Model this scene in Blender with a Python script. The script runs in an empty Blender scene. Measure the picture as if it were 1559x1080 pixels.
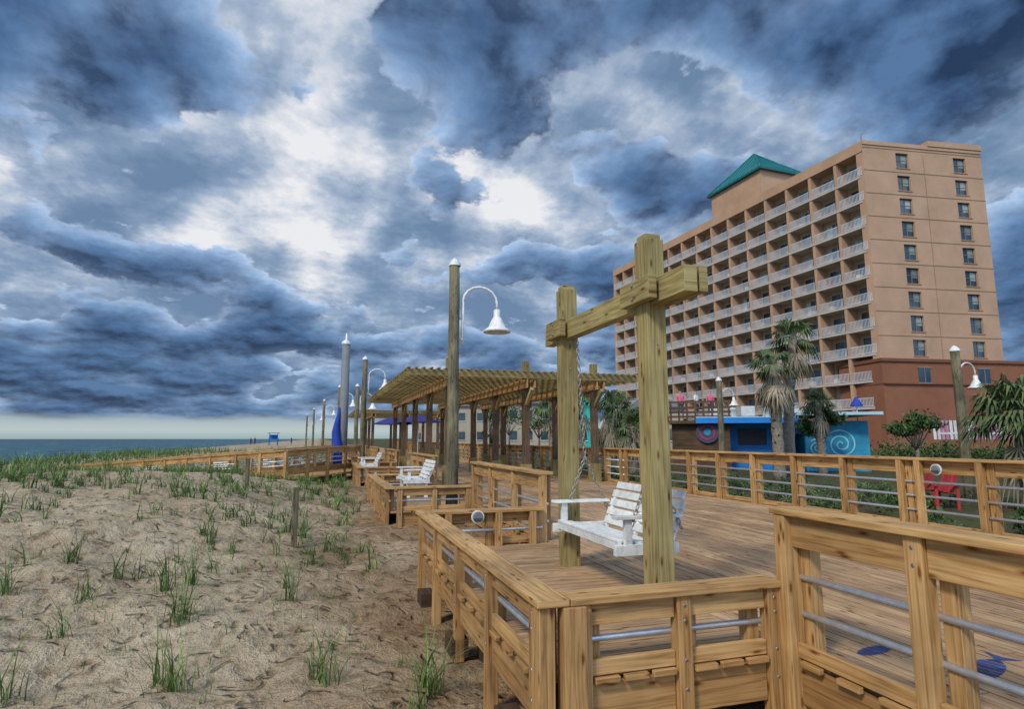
import bpy, math, random
from mathutils import Vector, Matrix, noise
random.seed(7)
R=random.random
def U(a,b): return a+(b-a)*R()
def ss(a,b,x):
    t=(x-a)/(b-a); t=max(0,min(1,t)); return t*t*(3-2*t)
scene=bpy.context.scene

# ------------------------------------------------------------ mesh builder
class MB:
    def __init__(s): s.v=[];s.f=[];s.uv=[];s.m=[];s.t=[];s.sm=[]
    def face(s,pts,mat=0,tone=1.0,uv=None,smooth=False):
        i=len(s.v); s.v+= [tuple(p) for p in pts]; n=len(pts)
        s.f.append(tuple(range(i,i+n))); s.m.append(mat); s.t.append(tone); s.sm.append(smooth)
        s.uv+= uv if uv else [(p[0]+p[1],p[2]) for p in pts]
    def box(s,c,size,rot=None,mat=0,tone=None):
        if tone is None: tone=U(.82,1.14)
        if rot is None: ax=(Vector((1,0,0)),Vector((0,1,0)),Vector((0,0,1)))
        elif isinstance(rot,(int,float)):
            ca,sa=math.cos(rot),math.sin(rot); ax=(Vector((ca,sa,0)),Vector((-sa,ca,0)),Vector((0,0,1)))
        else: ax=tuple(Vector(a) for a in rot)
        c=Vector(c); h=[x/2 for x in size]; L=max(range(3),key=lambda k:size[k])
        ou,ov=U(0,50),U(0,50); i=len(s.v)
        loc=[]
        for z in(-1,1):
            for y in(-1,1):
                for x in(-1,1):
                    l=(x*h[0],y*h[1],z*h[2]); loc.append(l)
                    s.v.append(tuple(c+ax[0]*l[0]+ax[1]*l[1]+ax[2]*l[2]))
        for q,nax in (((0,2,3,1),2),((4,5,7,6),2),((0,1,5,4),1),((2,6,7,3),1),((0,4,6,2),0),((1,3,7,5),0)):
            s.f.append(tuple(i+k for k in q)); s.m.append(mat); s.t.append(tone); s.sm.append(False)
            o=[k for k in range(3) if k!=nax]
            if L in o:
                a=L; b=[k for k in o if k!=L][0]
                for k in q: s.uv.append((loc[k][a]+ou,loc[k][b]+ov+nax*.37))
            else:
                for k in q: s.uv.append((loc[k][o[0]]*.3+ou,loc[k][o[1]]+ov))
    def tube(s,pts,r,seg=8,mat=0,tone=1.0,cap=True):
        pts=[Vector(p) for p in pts]; n=len(pts)
        rs=r if isinstance(r,(list,tuple)) else [r]*n
        i=len(s.v); ref=None; ln=0
        for k,p in enumerate(pts):
            d=(pts[min(k+1,n-1)]-pts[max(k-1,0)]).normalized()
            if ref is None: ref=Vector((1,0,0)) if abs(d.x)<.8 else Vector((0,1,0))
            a=(ref-d*ref.dot(d)).normalized(); b=d.cross(a); ref=a
            for j in range(seg):
                t=2*math.pi*j/seg; s.v.append(tuple(p+(a*math.cos(t)+b*math.sin(t))*rs[k]))
        acc=[0]
        for k in range(1,n): acc.append(acc[-1]+(pts[k]-pts[k-1]).length)
        w=2*math.pi*max(rs)/seg
        for k in range(n-1):
            for j in range(seg):
                j2=(j+1)%seg
                s.f.append((i+k*seg+j,i+k*seg+j2,i+(k+1)*seg+j2,i+(k+1)*seg+j)); s.m.append(mat); s.t.append(tone); s.sm.append(True)
                s.uv+=[(acc[k],j*w),(acc[k],(j+1)*w),(acc[k+1],(j+1)*w),(acc[k+1],j*w)]
        if cap:
            for k,rev in((0,True),(n-1,False)):
                q=[i+k*seg+j for j in range(seg)]
                if rev:q.reverse()
                s.f.append(tuple(q)); s.m.append(mat); s.t.append(tone); s.sm.append(False)
                s.uv+=[(0,0)]*seg
    def lathe(s,prof,c,seg=16,mat=0,tone=1.0):
        i=len(s.v); c=Vector(c)
        for r,z in prof:
            for j in range(seg):
                t=2*math.pi*j/seg; s.v.append((c.x+r*math.cos(t),c.y+r*math.sin(t),c.z+z))
        for k in range(len(prof)-1):
            for j in range(seg):
                j2=(j+1)%seg
                s.f.append((i+k*seg+j,i+k*seg+j2,i+(k+1)*seg+j2,i+(k+1)*seg+j)); s.m.append(mat); s.t.append(tone); s.sm.append(True)
                s.uv+=[(0,0)]*4
    def build(s,name,mats,parent=None,bevel=0):
        me=bpy.data.meshes.new(name); me.from_pydata(s.v,[],s.f)
        uvl=me.uv_layers.new(name='UVMap'); flat=[c for p in s.uv for c in p]; uvl.data.foreach_set('uv',flat)
        at=me.attributes.new('tone','FLOAT','FACE'); at.data.foreach_set('value',s.t)
        for m in mats: me.materials.append(m)
        me.polygons.foreach_set('material_index',s.m); me.polygons.foreach_set('use_smooth',s.sm); me.update()
        ob=bpy.data.objects.new(name,me); scene.collection.objects.link(ob)
        if parent: ob.parent=parent
        if bevel:
            b=ob.modifiers.new('bevel','BEVEL'); b.width=bevel; b.segments=2; b.limit_method='ANGLE'; b.angle_limit=math.radians(50)
        return ob
def empty(name,loc=(0,0,0)):
    e=bpy.data.objects.new(name,None); e.location=(0,0,0); scene.collection.objects.link(e); return e

# ------------------------------------------------------------ materials
def newmat(name):
    m=bpy.data.materials.new(name); m.use_nodes=True; nt=m.node_tree; b=nt.nodes['Principled BSDF']; return m,nt,b
def nd(nt,t,**k):
    n=nt.nodes.new(t)
    for a,v in k.items(): setattr(n,a,v)
    return n
def ramp(nt,fac,stops,interp='LINEAR'):
    r=nd(nt,'ShaderNodeValToRGB'); r.color_ramp.interpolation=interp; e=r.color_ramp.elements
    while len(e)<len(stops): e.new(.5)
    for x,(p,c) in zip(e,stops): x.position=p; x.color=(c[0],c[1],c[2],1) if isinstance(c,(tuple,list)) else (c,c,c,1)
    nt.links.new(fac,r.inputs[0]); return r.outputs[0]
def mth(nt,op,a,b=None,c=None,clamp=False):
    n=nd(nt,'ShaderNodeMath',operation=op); n.use_clamp=clamp
    for k,x in enumerate((a,b,c)):
        if x is None: continue
        if isinstance(x,(int,float)): n.inputs[k].default_value=x
        else: nt.links.new(x,n.inputs[k])
    return n.outputs[0]
def mulc(nt,a,b,fac=1.0,bt='MULTIPLY'):
    n=nd(nt,'ShaderNodeMix',data_type='RGBA',blend_type=bt)
    if isinstance(fac,(int,float)): n.inputs[0].default_value=fac
    else: nt.links.new(fac,n.inputs[0])
    for k,x in((6,a),(7,b)):
        if isinstance(x,(tuple,list)): n.inputs[k].default_value=(*x[:3],1)
        else: nt.links.new(x,n.inputs[k])
    return n.outputs[2]
def noi(nt,vec,scale,detail=4,rough=.55,dist=0,dim='3D'):
    n=nd(nt,'ShaderNodeTexNoise',noise_dimensions=dim); n.inputs['Scale'].default_value=scale; n.inputs['Detail'].default_value=detail
    n.inputs['Roughness'].default_value=rough; n.inputs['Distortion'].default_value=dist
    if vec is not None: nt.links.new(vec,n.inputs['Vector'])
    return n.outputs['Fac']
def tone_out(nt):
    a=nd(nt,'ShaderNodeAttribute'); a.attribute_name='tone'; return a.outputs['Fac']
def bump(nt,b,h,strength,dist):
    n=nd(nt,'ShaderNodeBump'); n.inputs['Strength'].default_value=strength; n.inputs['Distance'].default_value=dist
    nt.links.new(h,n.inputs['Height']); nt.links.new(n.outputs[0],b.inputs['Normal'])
def wood(name,dark,mid,light,rough=.7,stain=.3,knots=True):
    m,nt,b=newmat(name); uv=nd(nt,'ShaderNodeUVMap').outputs[0]
    mp=nd(nt,'ShaderNodeMapping'); mp.inputs['Scale'].default_value=(1.0,40,1); nt.links.new(uv,mp.inputs[0])
    n1=noi(nt,mp.outputs[0],2.0,4,.6,.0,'2D')
    mp2=nd(nt,'ShaderNodeMapping'); mp2.inputs['Scale'].default_value=(.4,7,1); nt.links.new(uv,mp2.inputs[0])
    n2=noi(nt,mp2.outputs[0],1.3,3,.5,.0,'2D')
    rings=mth(nt,'PINGPONG',mth(nt,'MULTIPLY',n2,10.0),1.0)
    f=mth(nt,'ADD',mth(nt,'MULTIPLY',n1,.66),mth(nt,'MULTIPLY',rings,.34))
    col=ramp(nt,f,[(.18,dark),(.46,mid),(.78,light)])
    geo=nd(nt,'ShaderNodeNewGeometry')
    st=noi(nt,geo.outputs['Position'],1.3,4,.65)
    col=mulc(nt,col,ramp(nt,st,[(.35,(1-stain,1-stain*.98,1-stain*.9)),(.6,1.0)]))
    if knots:
        mp3=nd(nt,'ShaderNodeMapping'); mp3.inputs['Scale'].default_value=(1.9,6.5,1); nt.links.new(uv,mp3.inputs[0])
        v=nd(nt,'ShaderNodeTexVoronoi',voronoi_dimensions='2D'); v.inputs['Scale'].default_value=1.0; nt.links.new(mp3.outputs[0],v.inputs['Vector'])
        col=mulc(nt,col,ramp(nt,v.outputs['Distance'],[(.035,(.35,.22,.14)),(.07,(.75,.65,.55)),(.12,1.0)]))
    t=tone_out(nt); tc=nd(nt,'ShaderNodeCombineColor'); 
    for k,e in((0,.8),(1,1.0),(2,1.2)): nt.links.new(mth(nt,'POWER',t,e),tc.inputs[k])
    col=mulc(nt,col,tc.outputs[0]); nt.links.new(col,b.inputs['Base Color']); b.inputs['Roughness'].default_value=rough
    b.inputs['Specular IOR Level'].default_value=.3
    bump(nt,b,n1,.15,.003); return m
def plain(name,col,var=.2,scale=3,rough=.7,metal=0,bs=0,spec=.4,trans=False):
    m,nt,b=newmat(name); geo=nd(nt,'ShaderNodeNewGeometry'); n=noi(nt,geo.outputs['Position'],scale,4,.65)
    c=ramp(nt,n,[(.3,tuple(x*(1-var) for x in col)),(.7,tuple(min(1,x*(1+var*.6)) for x in col))])
    t=tone_out(nt); tc=nd(nt,'ShaderNodeCombineColor')
    for k in range(3): nt.links.new(t,tc.inputs[k])
    c=mulc(nt,c,tc.outputs[0]); nt.links.new(c,b.inputs['Base Color'])
    b.inputs['Roughness'].default_value=rough; b.inputs['Metallic'].default_value=metal; b.inputs['Specular IOR Level'].default_value=spec
    if bs: bump(nt,b,n,bs,.02)
    return m
M_deck=wood('deck_wood',(.20,.115,.055),(.42,.26,.135),(.55,.37,.21),.72,.32)
M_rail=wood('rail_wood',(.24,.115,.035),(.47,.27,.10),(.61,.385,.165),.62,.34)
M_post=wood('treated_post_wood',(.16,.12,.04),(.31,.245,.095),(.42,.34,.145),.75,.3)
M_pole=wood('pole_wood',(.075,.062,.034),(.17,.15,.085),(.27,.235,.145),.85,.5)
M_dark=wood('old_dark_wood',(.05,.03,.018),(.11,.066,.037),(.17,.105,.06),.85,.4)
M_white=plain('white_paint',(.70,.71,.68),.28,9,.45,bs=.1)
M_metal=plain('galvanised_pipe',(.55,.58,.62),.2,14,.38,.75)
M_chain=plain('chain_steel',(.30,.28,.26),.3,30,.5,.5)
M_grey=plain('grey_pole_paint',(.17,.18,.19),.15,4,.7)
M_blue=plain('blue_canvas',(.015,.05,.33),.3,6,.8)
M_hotel=plain('hotel_stucco_tan',(.43,.27,.17),.14,.35,.9,bs=.05)
M_brick=plain('podium_stucco_russet',(.24,.095,.05),.15,.5,.9)
M_slab=plain('balcony_concrete',(.48,.43,.38),.15,.7,.85)
M_balc=plain('balcony_rail_white',(.60,.66,.72),.1,1,.5)
M_teal=plain('teal_metal_roof',(.012,.19,.20),.15,1,.45,.2)
M_room=plain('room_wall',(.44,.31,.18),.2,.8,.9)
def glassmat(name,col,rough=.08):
    m,nt,b=newmat(name); geo=nd(nt,'ShaderNodeNewGeometry'); n=noi(nt,geo.outputs['Position'],.8,3)
    c=ramp(nt,n,[(.35,tuple(x*.5 for x in col)),(.65,col)]); t=tone_out(nt); tc=nd(nt,'ShaderNodeCombineColor')
    for k in range(3): nt.links.new(t,tc.inputs[k])
    nt.links.new(mulc(nt,c,tc.outputs[0]),b.inputs['Base Color']); b.inputs['Roughness'].default_value=rough; b.inputs['Specular IOR Level'].default_value=.7
    return m
M_glass=glassmat('window_glass',(.03,.065,.085))
M_curt=plain('curtain',(.27,.34,.33),.3,1.5,.8)
def leafmat(name,c1,c2):
    m,nt,b=newmat(name); geo=nd(nt,'ShaderNodeNewGeometry'); n=noi(nt,geo.outputs['Position'],1.3,3)
    c=ramp(nt,n,[(.35,c1),(.65,c2)]); t=tone_out(nt); tc=nd(nt,'ShaderNodeCombineColor')
    for k in range(3): nt.links.new(t,tc.inputs[k])
    nt.links.new(mulc(nt,c,tc.outputs[0]),b.inputs['Base Color']); b.inputs['Roughness'].default_value=.6
    b.inputs['Specular IOR Level'].default_value=.3
    return m
M_grass=leafmat('beach_grass_blades',(.065,.125,.025),(.13,.195,.05))
M_leaf=leafmat('shrub_leaves',(.035,.085,.02),(.09,.165,.04))
M_palm=leafmat('palm_fronds',(.05,.085,.03),(.12,.16,.06))
M_dead=leafmat('dead_palm_fronds',(.18,.15,.10),(.32,.28,.19))
M_trunk=plain('palm_trunk_bark',(.22,.185,.14),.5,9,.95,bs=.8)
M_red=plain('red_paint',(.38,.03,.03),.2,3,.6)
M_bblue=plain('bright_blue_wall',(.012,.17,.50),.2,1.2,.7)
M_turq=plain('turquoise_wall',(.025,.27,.45),.35,1.5,.7)
M_swirl=plain('mural_swirl_paint',(.28,.60,.68),.2,3,.7)
M_pale=plain('pale_blue_roof',(.36,.50,.58),.15,1,.6)
M_pink=plain('pink_paint',(.50,.22,.36),.25,1.5,.7)
M_sgreen=plain('seafoam_wall',(.03,.42,.34),.12,.6,.8)
M_beige=plain('beige_wall',(.38,.33,.26),.15,.6,.9)
M_roofg=plain('grey_shingles',(.14,.14,.15),.3,2,.9)
M_purple=plain('purple_blue_canvas',(.03,.03,.15),.2,2,.8)
M_skin=plain('skin',(.45,.26,.18),.1,8,.6)
M_shirt=plain('pink_shirt',(.6,.12,.2),.1,8,.8)
M_short=plain('dark_shorts',(.05,.06,.12),.1,8,.8)
M_stencil=plain('navy_deck_paint',(.03,.06,.20),.5,25,.8)

# sand / ground
m,nt,b=newmat('sand_and_soil'); M_ground=m
geo=nd(nt,'ShaderNodeNewGeometry'); P=geo.outputs['Position']
sx=nd(nt,'ShaderNodeSeparateXYZ'); nt.links.new(P,sx.inputs[0])
nA=noi(nt,P,.55,5,.62); nB=noi(nt,P,4.0,6,.62,dim='2D'); nC=noi(nt,P,55,2,.7,dim='2D')
sand=ramp(nt,nA,[(.3,(.36,.275,.18)),(.5,(.46,.37,.25)),(.7,(.54,.445,.315))])
sand=mulc(nt,sand,ramp(nt,nB,[(.28,(.52,.45,.37)),(.43,(.90,.87,.84)),(.7,(1.1,1.1,1.1))]))
sand=mulc(nt,sand,ramp(nt,nC,[(.3,.70),(.6,1.06)]))
wn=nd(nt,'ShaderNodeTexNoise',noise_dimensions='2D'); wn.inputs['Scale'].default_value=2.0; nt.links.new(P,wn.inputs['Vector'])
wp=nd(nt,'ShaderNodeVectorMath',operation='ADD'); nt.links.new(P,wp.inputs[0]); nt.links.new(wn.outputs['Color'],wp.inputs[1])
vf=nd(nt,'ShaderNodeTexVoronoi',voronoi_dimensions='2D'); vf.inputs['Scale'].default_value=2.7; nt.links.new(wp.outputs[0],vf.inputs['Vector'])
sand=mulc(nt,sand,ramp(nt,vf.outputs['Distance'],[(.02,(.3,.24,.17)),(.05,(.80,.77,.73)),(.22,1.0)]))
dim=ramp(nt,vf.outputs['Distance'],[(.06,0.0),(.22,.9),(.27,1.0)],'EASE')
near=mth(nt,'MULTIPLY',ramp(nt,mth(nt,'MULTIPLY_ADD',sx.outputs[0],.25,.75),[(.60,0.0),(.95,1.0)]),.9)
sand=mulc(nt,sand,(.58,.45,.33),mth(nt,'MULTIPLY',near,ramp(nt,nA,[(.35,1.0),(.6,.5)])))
soil=ramp(nt,noi(nt,P,2.2,5,.7),[(.35,(.05,.035,.02)),(.5,(.10,.085,.045)),(.6,(.05,.09,.02))])
fac=ramp(nt,mth(nt,'MULTIPLY_ADD',sx.outputs[0],.1,0),[(.80,0.0),(.85,1.0)])
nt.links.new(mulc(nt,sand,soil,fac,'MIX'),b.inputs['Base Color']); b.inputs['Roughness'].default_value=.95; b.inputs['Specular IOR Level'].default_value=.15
hb=mth(nt,'ADD',mth(nt,'ADD',mth(nt,'MULTIPLY',nB,1.1),mth(nt,'MULTIPLY',nC,.08)),mth(nt,'MULTIPLY',dim,.45)); bump(nt,b,hb,1.0,.13)
# sea
m,nt,b=newmat('sea_water'); M_sea=m
geo=nd(nt,'ShaderNodeNewGeometry'); mp=nd(nt,'ShaderNodeMapping'); mp.inputs['Scale'].default_value=(.12,.03,1); nt.links.new(geo.outputs['Position'],mp.inputs[0])
w1=noi(nt,mp.outputs[0],1.5,7,.6,dim='2D')
nt.links.new(ramp(nt,w1,[(.35,(.015,.055,.08)),(.6,(.04,.115,.145)),(.70,(.18,.28,.29))]),b.inputs['Base Color']); b.inputs['Roughness'].default_value=.55; b.inputs['Specular IOR Level'].default_value=.25
bump(nt,b,w1,.6,1.0)

# ------------------------------------------------------------ terrain
def gz(x,y):
    s=ss(5,15,y); w=ss(1.2,-3.5,x)
    z=-.64+s*(.46+.56*w)-.42*w*ss(17,27,y)
    z+=.16*(1-ss(18,40,y))*ss(-1,-5,x)*ss(3,8,y)
    if x<3 :
        n=noise.noise(Vector((x*.33,y*.33,1)))*.16+noise.noise(Vector((x*.9,y*.9,4)))*.09
        z+=n*ss(2,0,x)
        if y<40 and x>-14:
            z+=noise.noise(Vector((x*2.1,y*2.1,8)))*.06+noise.noise(Vector((x*5,y*5,2)))*.03
    if x<-15: z=z*(1-ss(-15,-32,x))-2.6*ss(-15,-32,x)-4*ss(-46,-80,x)
    if y>60: z+=noise.noise(Vector((x*.1,y*.1,3)))*.5*ss(60,90,y)*ss(-20,-8,x)
    if x>8.7: z=-.64+.30*ss(8.7,9.6,x)+.5*ss(30,60,x)
    return z
def steps(a,b,mn,g,c=0):
    out=[a]; x=a; sg=1 if b>a else -1
    while (b-x)*sg>0:
        x+=sg*max(mn,abs(x-c)*g); out.append(x)
    return out
ys=[-400,-60,-12,-4]+steps(-1,14,.075,0)+steps(14.1,5000,.1,.03,10)
xl=steps(2.6,-7,.075,0)+steps(-7.1,-5000,.1,.035,-4)
xs=sorted(set(xl+[3.4,6,8.6,8.8,9.0,9.3,9.7,10.5,12,15,20,28,40,60,100,300,1200,5000]))
V=[];F=[]
for y in ys:
    for x in xs: V.append((x,y,gz(x,y)))
nx=len(xs)
for j in range(len(ys)-1):
    for i in range(nx-1): F.append((j*nx+i,j*nx+i+1,(j+1)*nx+i+1,(j+1)*nx+i))
me=bpy.data.meshes.new('sand_ground'); me.from_pydata(V,[],F); me.materials.append(M_ground); me.shade_smooth()
o=bpy.data.objects.new('sand_ground',me); scene.collection.objects.link(o)
g=MB(); g.face([(-6000,-400,-3),(-40,-400,-3),(-40,6000,-3),(-6000,6000,-3)]); g.build('sea',[M_sea])

# ------------------------------------------------------------ boardwalk deck
XI,XO,XB=3.05,9.1,1.35     # ocean rail, land rail, bump-out rail
YB=3.5; BL=4.4; PER=8.55; NB=6
d=MB()
x=XI
while x<XO:
    y=-3.0-U(0,3)
    while y<110:
        L=U(3.4,4.9) if y<60 else 20
        d.box((x+.07,y+L/2,-.02+U(-.002,.002)),(.127,L-.010,.04),tone=U(.74,1.16)); y+=L
    x+=.1405
for n in range(NB):
    y=YB+n*PER+.03
    while y<YB+n*PER+BL-.05:
        d.box(((XB+XI)/2,y+.07,-.02+U(-.002,.002)),(XI-XB-.02,.127,.04),tone=U(.74,1.16)); y+=.1405
for y in range(0,60,2):
    d.box(((XI+XO)/2,y,-.14),(XO-XI-.1,.05,.19),tone=.6)
d.build('boardwalk_deck',[M_deck])
# painted blue fish stencils on the boards
b=MB()
for (fx,fy,an,sc) in ((3.95,2.85,.3,.34),(4.6,2.35,.5,.3),(3.62,3.3,.2,.2)):
    ca,sa=math.cos(an),math.sin(an)
    def tr(px,py): return (fx+(px*ca-py*sa)*sc,fy+(px*sa+py*ca)*sc,.0045)
    for k in range(10):
        x0=-1+k*.17; x1=x0+.12; h0=.30*math.sqrt(max(.02,1-((x0+.2)/.85)**2)) if abs(x0+.2)<.84 else .05; h1=.30*math.sqrt(max(.02,1-((x1+.2)/.85)**2)) if abs(x1+.2)<.84 else .05
        b.face([tr(x0,-h0),tr(x1,-h1),tr(x1,h1),tr(x0,h0)],0,U(.6,1.4))
    b.face([tr(.65,0),tr(1.0,-.3),tr(.92,0),tr(1.0,.3)],0)
b.build('painted_fish_stencil',[M_stencil])

def railing(name,p0,p1,h,out,npost,low=False,zb=-.55,bev=0,ends=(1,1),inner=True,pz=None,rim=True,ext=(0,0)):
    p0=Vector(p0);p1=Vector(p1);dv=p1-p0;L=dv.length;dv/=L;n=Vector(out)
    ax=(Vector((dv.x,dv.y,0)),Vector((n.x,n.y,0)),Vector((0,0,1)))
    b=MB()
    def pt(t,o,z): return (p0.x+dv.x*t+n.x*o,p0.y+dv.y*t+n.y*o,z)
    Lc=L+ext[0]+ext[1]; nseg=max(1,round(Lc/3.6)); sl=Lc/nseg
    for k in range(nseg):
        b.box(pt((k+.5)*sl-ext[0],.02,h-.02),(sl-.004,.215 if not low else .2,.042),ax,tone=U(.92,1.1))
    bh=.2 if not low else .13; sp=L/(npost-1)
    ts=[k*sp for k in range(npost)]; ts[0]+=.06; ts[-1]-=.06
    for k,t in enumerate(ts):
        if (k==0 and not ends[0]) or (k==npost-1 and not ends[1]): continue
        b.box(pt(t,.052,(h-.042+zb)/2),(.1,.09,h-.042-zb),ax,mat=0,tone=U(.72,1.12))
        if inner:
            b.box(pt(t+(.1 if k<npost-1 else -.1),-.045,(h-.042-.06)/2),(.09,.088,h-.042+.055),ax,mat=0,tone=U(.7,1.1))
        for z in (h-.1,h-.19,.05,-.12):
            b.tube([pt(t,.094,z),pt(t,.104,z)],.011,8,1,tone=.5)
    for k in range(npost-1):
        a=ts[k]+.052; c=ts[k+1]-.052
        b.box(pt((a+c)/2,.045,h-.044-bh/2),(c-a-.004,.04,bh),ax,tone=U(.72,1.14))
        if rim:
            b.box(pt((a+c)/2,.03,-.155),(c-a-.004,.045,.24),ax,tone=U(.6,.9))
            b.box(pt((a+c)/2,.045,.055),(c-a-.004,.04,.09),ax)
            for q in range(3): b.box(pt(a+(c-a)*(q+.5)/3,.085,-.01),(.16,.036,.036),ax,tone=.8)
    for z in (pz or ([.5,.27] if not low else [.20])):
        b.tube([pt(0,0,z),pt(L,0,z)],.021,8,1)
    return b.build(name,[M_rail,M_metal],bevel=bev)
LOW=.47;TALL=.94
railing('wooden_railing',(XI,YB-.05),(XI,-1.6),TALL,(-1,0),6,bev=.005,zb=-.4)
for n in range(NB):
    y0=YB+n*PER; y1=y0+BL; bv=.005 if n<2 else 0
    railing('wooden_railing',(XI,y1+.05),(XI,y0+PER-.05),TALL,(-1,0),4,bev=bv)
    railing('low_wooden_railing',(XB,y0),(XB,y1),LOW,(-1,0),5,True,bev=bv,zb=-.62,ext=(.12,.12))
    railing('low_wooden_railing',(XB+.12,y0),(XI-.1,y0),LOW,(0,-1),3,True,bev=bv,zb=-.42,ext=(.035,-.0))
    railing('low_wooden_railing',(XB+.12,y1),(XI-.1,y1),LOW,(0,1),3,True,bev=bv,ext=(.035,-.0))
for k in range(8):
    a=-2.2+k*9.6
    railing('wooden_railing',(XO,a),(XO,a+9.6),1.1,(1,0),9,zb=-.3,pz=[.72,.5,.28],bev=.005 if k<2 else 0)
b=MB(); b.box((XB+.11,YB-.075,(-.75+LOW-.045)/2),(.14,.12,.75+LOW-.045)); b.box((XB-.052,YB-.045,(-.75+LOW-.045)/2),(.1,.09,.75+LOW-.05))
b.box((XI-.06,YB-.13,(TALL-.045-.4)/2),(.12,.1,TALL-.045+.4)); b.build('corner_post',[M_rail],bevel=.005)
b=MB()
for n in range(3):
    for k in range(3):
        yy=YB+n*PER+.5+k*1.7
        b.box((XB+.25,yy,-.55),(.2,.2,.78),tone=.6); b.box((XB-.05,yy+.1,-.50),(.16,.3,.16),tone=.7)
b.build('deck_piles',[M_dark])
def rail_light(x,y,z,ang):
    b=MB(); n=Vector((math.cos(ang),math.sin(ang),0)); c=Vector((x,y,z))
    b.tube([c,c+n*.03],.085,20,0); b.tube([c+n*.031,c+n*.05],[.07,.06],20,1)
    b.box(c+n*.055+Vector((0,0,-.025)),(.012,.11,.03),ang,1,tone=.35)
    b.build('round_rail_light',[M_white,M_grey])
rail_light(2.0,YB+BL-.13,.39,-math.pi/2)
rail_light(XO-.09,6.9,.93,math.pi)

# ------------------------------------------------------------ swing frame + swing
def swing_bench(name,cx,y0,y1,hang=None,frame=False):
    b=MB(); cy=(y0+y1)/2; L=y1-y0; zs=.44 if frame else .50
    AXB=((.927,0,-.375),(0,1,0),(.375,0,.927)); tl=.405
    for k in range(6):
        b.box((cx-.33+k*.085,cy,zs-.014*k+.02),(.072,L,.022),tone=U(.9,1.05))
    for k in range(4):
        zz=.07+k*.092; b.box((cx+.17+zz*tl,cy,zs-.05+zz),(.022,L,.078),AXB,tone=U(.9,1.05))
    b.box((cx+.17+.435*tl,cy,zs-.05+.435),(.03,L*.94,.075),AXB)
    for yy in (y0+.05,cy,y1-.05):
        b.box((cx-.1,yy,zs-.05),(.5,.045,.07),tone=.9)
        b.box((cx+.255,yy,zs+.12),(.035,.045,.46),AXB)
    b.box((cx-.345,cy,zs-.02),(.03,L+.02,.09))
    for yy in (y0-.03,y1+.03):
        b.box((cx-.08,yy,zs+.22),(.66,.1,.028)); b.box((cx-.28,yy,zs+.09),(.07,.04,.25)); 
        b.box((cx-.1,yy,zs-.055),(.62,.05,.09))
    if frame:
        for yy in (y0+.1,y1-.1):
            b.box((cx-.28,yy,.2),(.08,.06,.4)); b.box((cx+.15,yy,.2),(.08,.06,.4))
    if hang:
        def chain(p,q):
            p=Vector(p);q=Vector(q);n=int((q-p).length/.05); d=(q-p).normalized()
            a=d.cross(Vector((0,1,0.2))).normalized(); c=d.cross(a)
            for i in range(n):
                m=p+(q-p)*((i+.5)/n); s=a if i%2 else c
                pts=[m+d*(.032*math.cos(w))+s*(.017*math.sin(w)) for w in [k*math.pi/4 for k in range(9)]]
                b.tube(pts,.0068,4,1,cap=False)
        for yy in(y0-.03,y1+.03):
            k=(cx-.02,yy,1.2); chain(k,(cx-.10,yy,hang)); chain((cx-.3,yy,zs),k); chain((cx+.26,yy,zs+.1),k)
    return b.build(name,[M_white,M_chain],bevel=.003)
PX=2.72
b=MB()
for yy in (4.54,6.42):
    b.box((PX,yy,1.3),(.185,.185,3.68),tone=1.0 if yy<5 else .92)
    b.box((PX,yy,3.165),(.15,.15,.05),tone=1.05)
b.box((PX-.0,5.45,2.65),(.12,3.05,.215),tone=1.05)
b.box((PX-.135,4.52,2.66),(.08,.5,.2),tone=.95); b.box((PX+.135,4.25,2.66),(.08,.6,.21),tone=.95)
b.box((PX-.135,6.44,2.66),(.08,.42,.2),tone=.85)
for yy in(4.54,6.42):
    for z in(2.6,2.72): b.tube([(PX-.17,yy,z),(PX-.19,yy,z)],.014,8,1)
    b.tube([(PX,yy-.09,2.2),(PX,yy-.10,2.2)],.01,8,1)
b.build('swing_frame',[M_post,M_chain],bevel=.012)
swing_bench('porch_swing',2.86,4.83,6.2,hang=2.56)
swing_bench('white_bench',2.35,14.6,16.0,frame=True)
swing_bench('white_bench',1.9,23.2,24.6,frame=True)

# ------------------------------------------------------------ lamps
def lamp(x,y,h=5.1,zb=-.5,r=.12,s=1.0,mat=0):
    b=MB(); n=7
    pts=[(x+U(-.01,.01),y,zb+(h-zb)*k/n) for k in range(n+1)]
    b.tube(pts,[r*1.08-(r*.14)*k/n for k in range(n+1)],14,0)
    b.lathe([(r*1.08,h-.02),(r*1.1,h+.03),(r*.55,h+.12),(.0,h+.17)],(x,y,0),14,1)
    o=.19*s; w=.38*s; top=h-.44*s
    pts=[(x+o,y,h-1.75*s),(x+o,y,h-1.2*s),(x+o,y,top-w*.9)]
    for k in range(0,9):
        a=math.pi-math.pi*k/8; pts.append((x+o+w+w*math.cos(a),y,top-w*.9+w*.9*math.sin(a)))
    xe=x+o+2*w; ze=h-.93*s; pts.append((xe,y,ze))
    b.tube(pts,.028*s,8,1)
    for z in (h-1.6*s,h-1.15*s): b.box((x+o/2,y,z),(o,.05,.04),mat=1,tone=.7); 
    b.lathe([(.05*s,0),(.075*s,-.02*s),(.075*s,-.16*s),(.10*s,-.2*s),(.15*s,-.30*s),(.19*s,-.40*s),(.29*s,-.47*s),(.295*s,-.51*s),(.25*s,-.50*s),(.14*s,-.33*s),(0,-.3*s)],(xe,y,ze+.02),20,1)
    b.lathe([(.0,-.36*s),(.09*s,-.4*s),(.1*s,-.47*s),(0,-.53*s)],(xe,y,ze),10,2)
    b.build('street_lamp',[M_pole,M_white,M_balc])
lamp(2.62,12.3)
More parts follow.
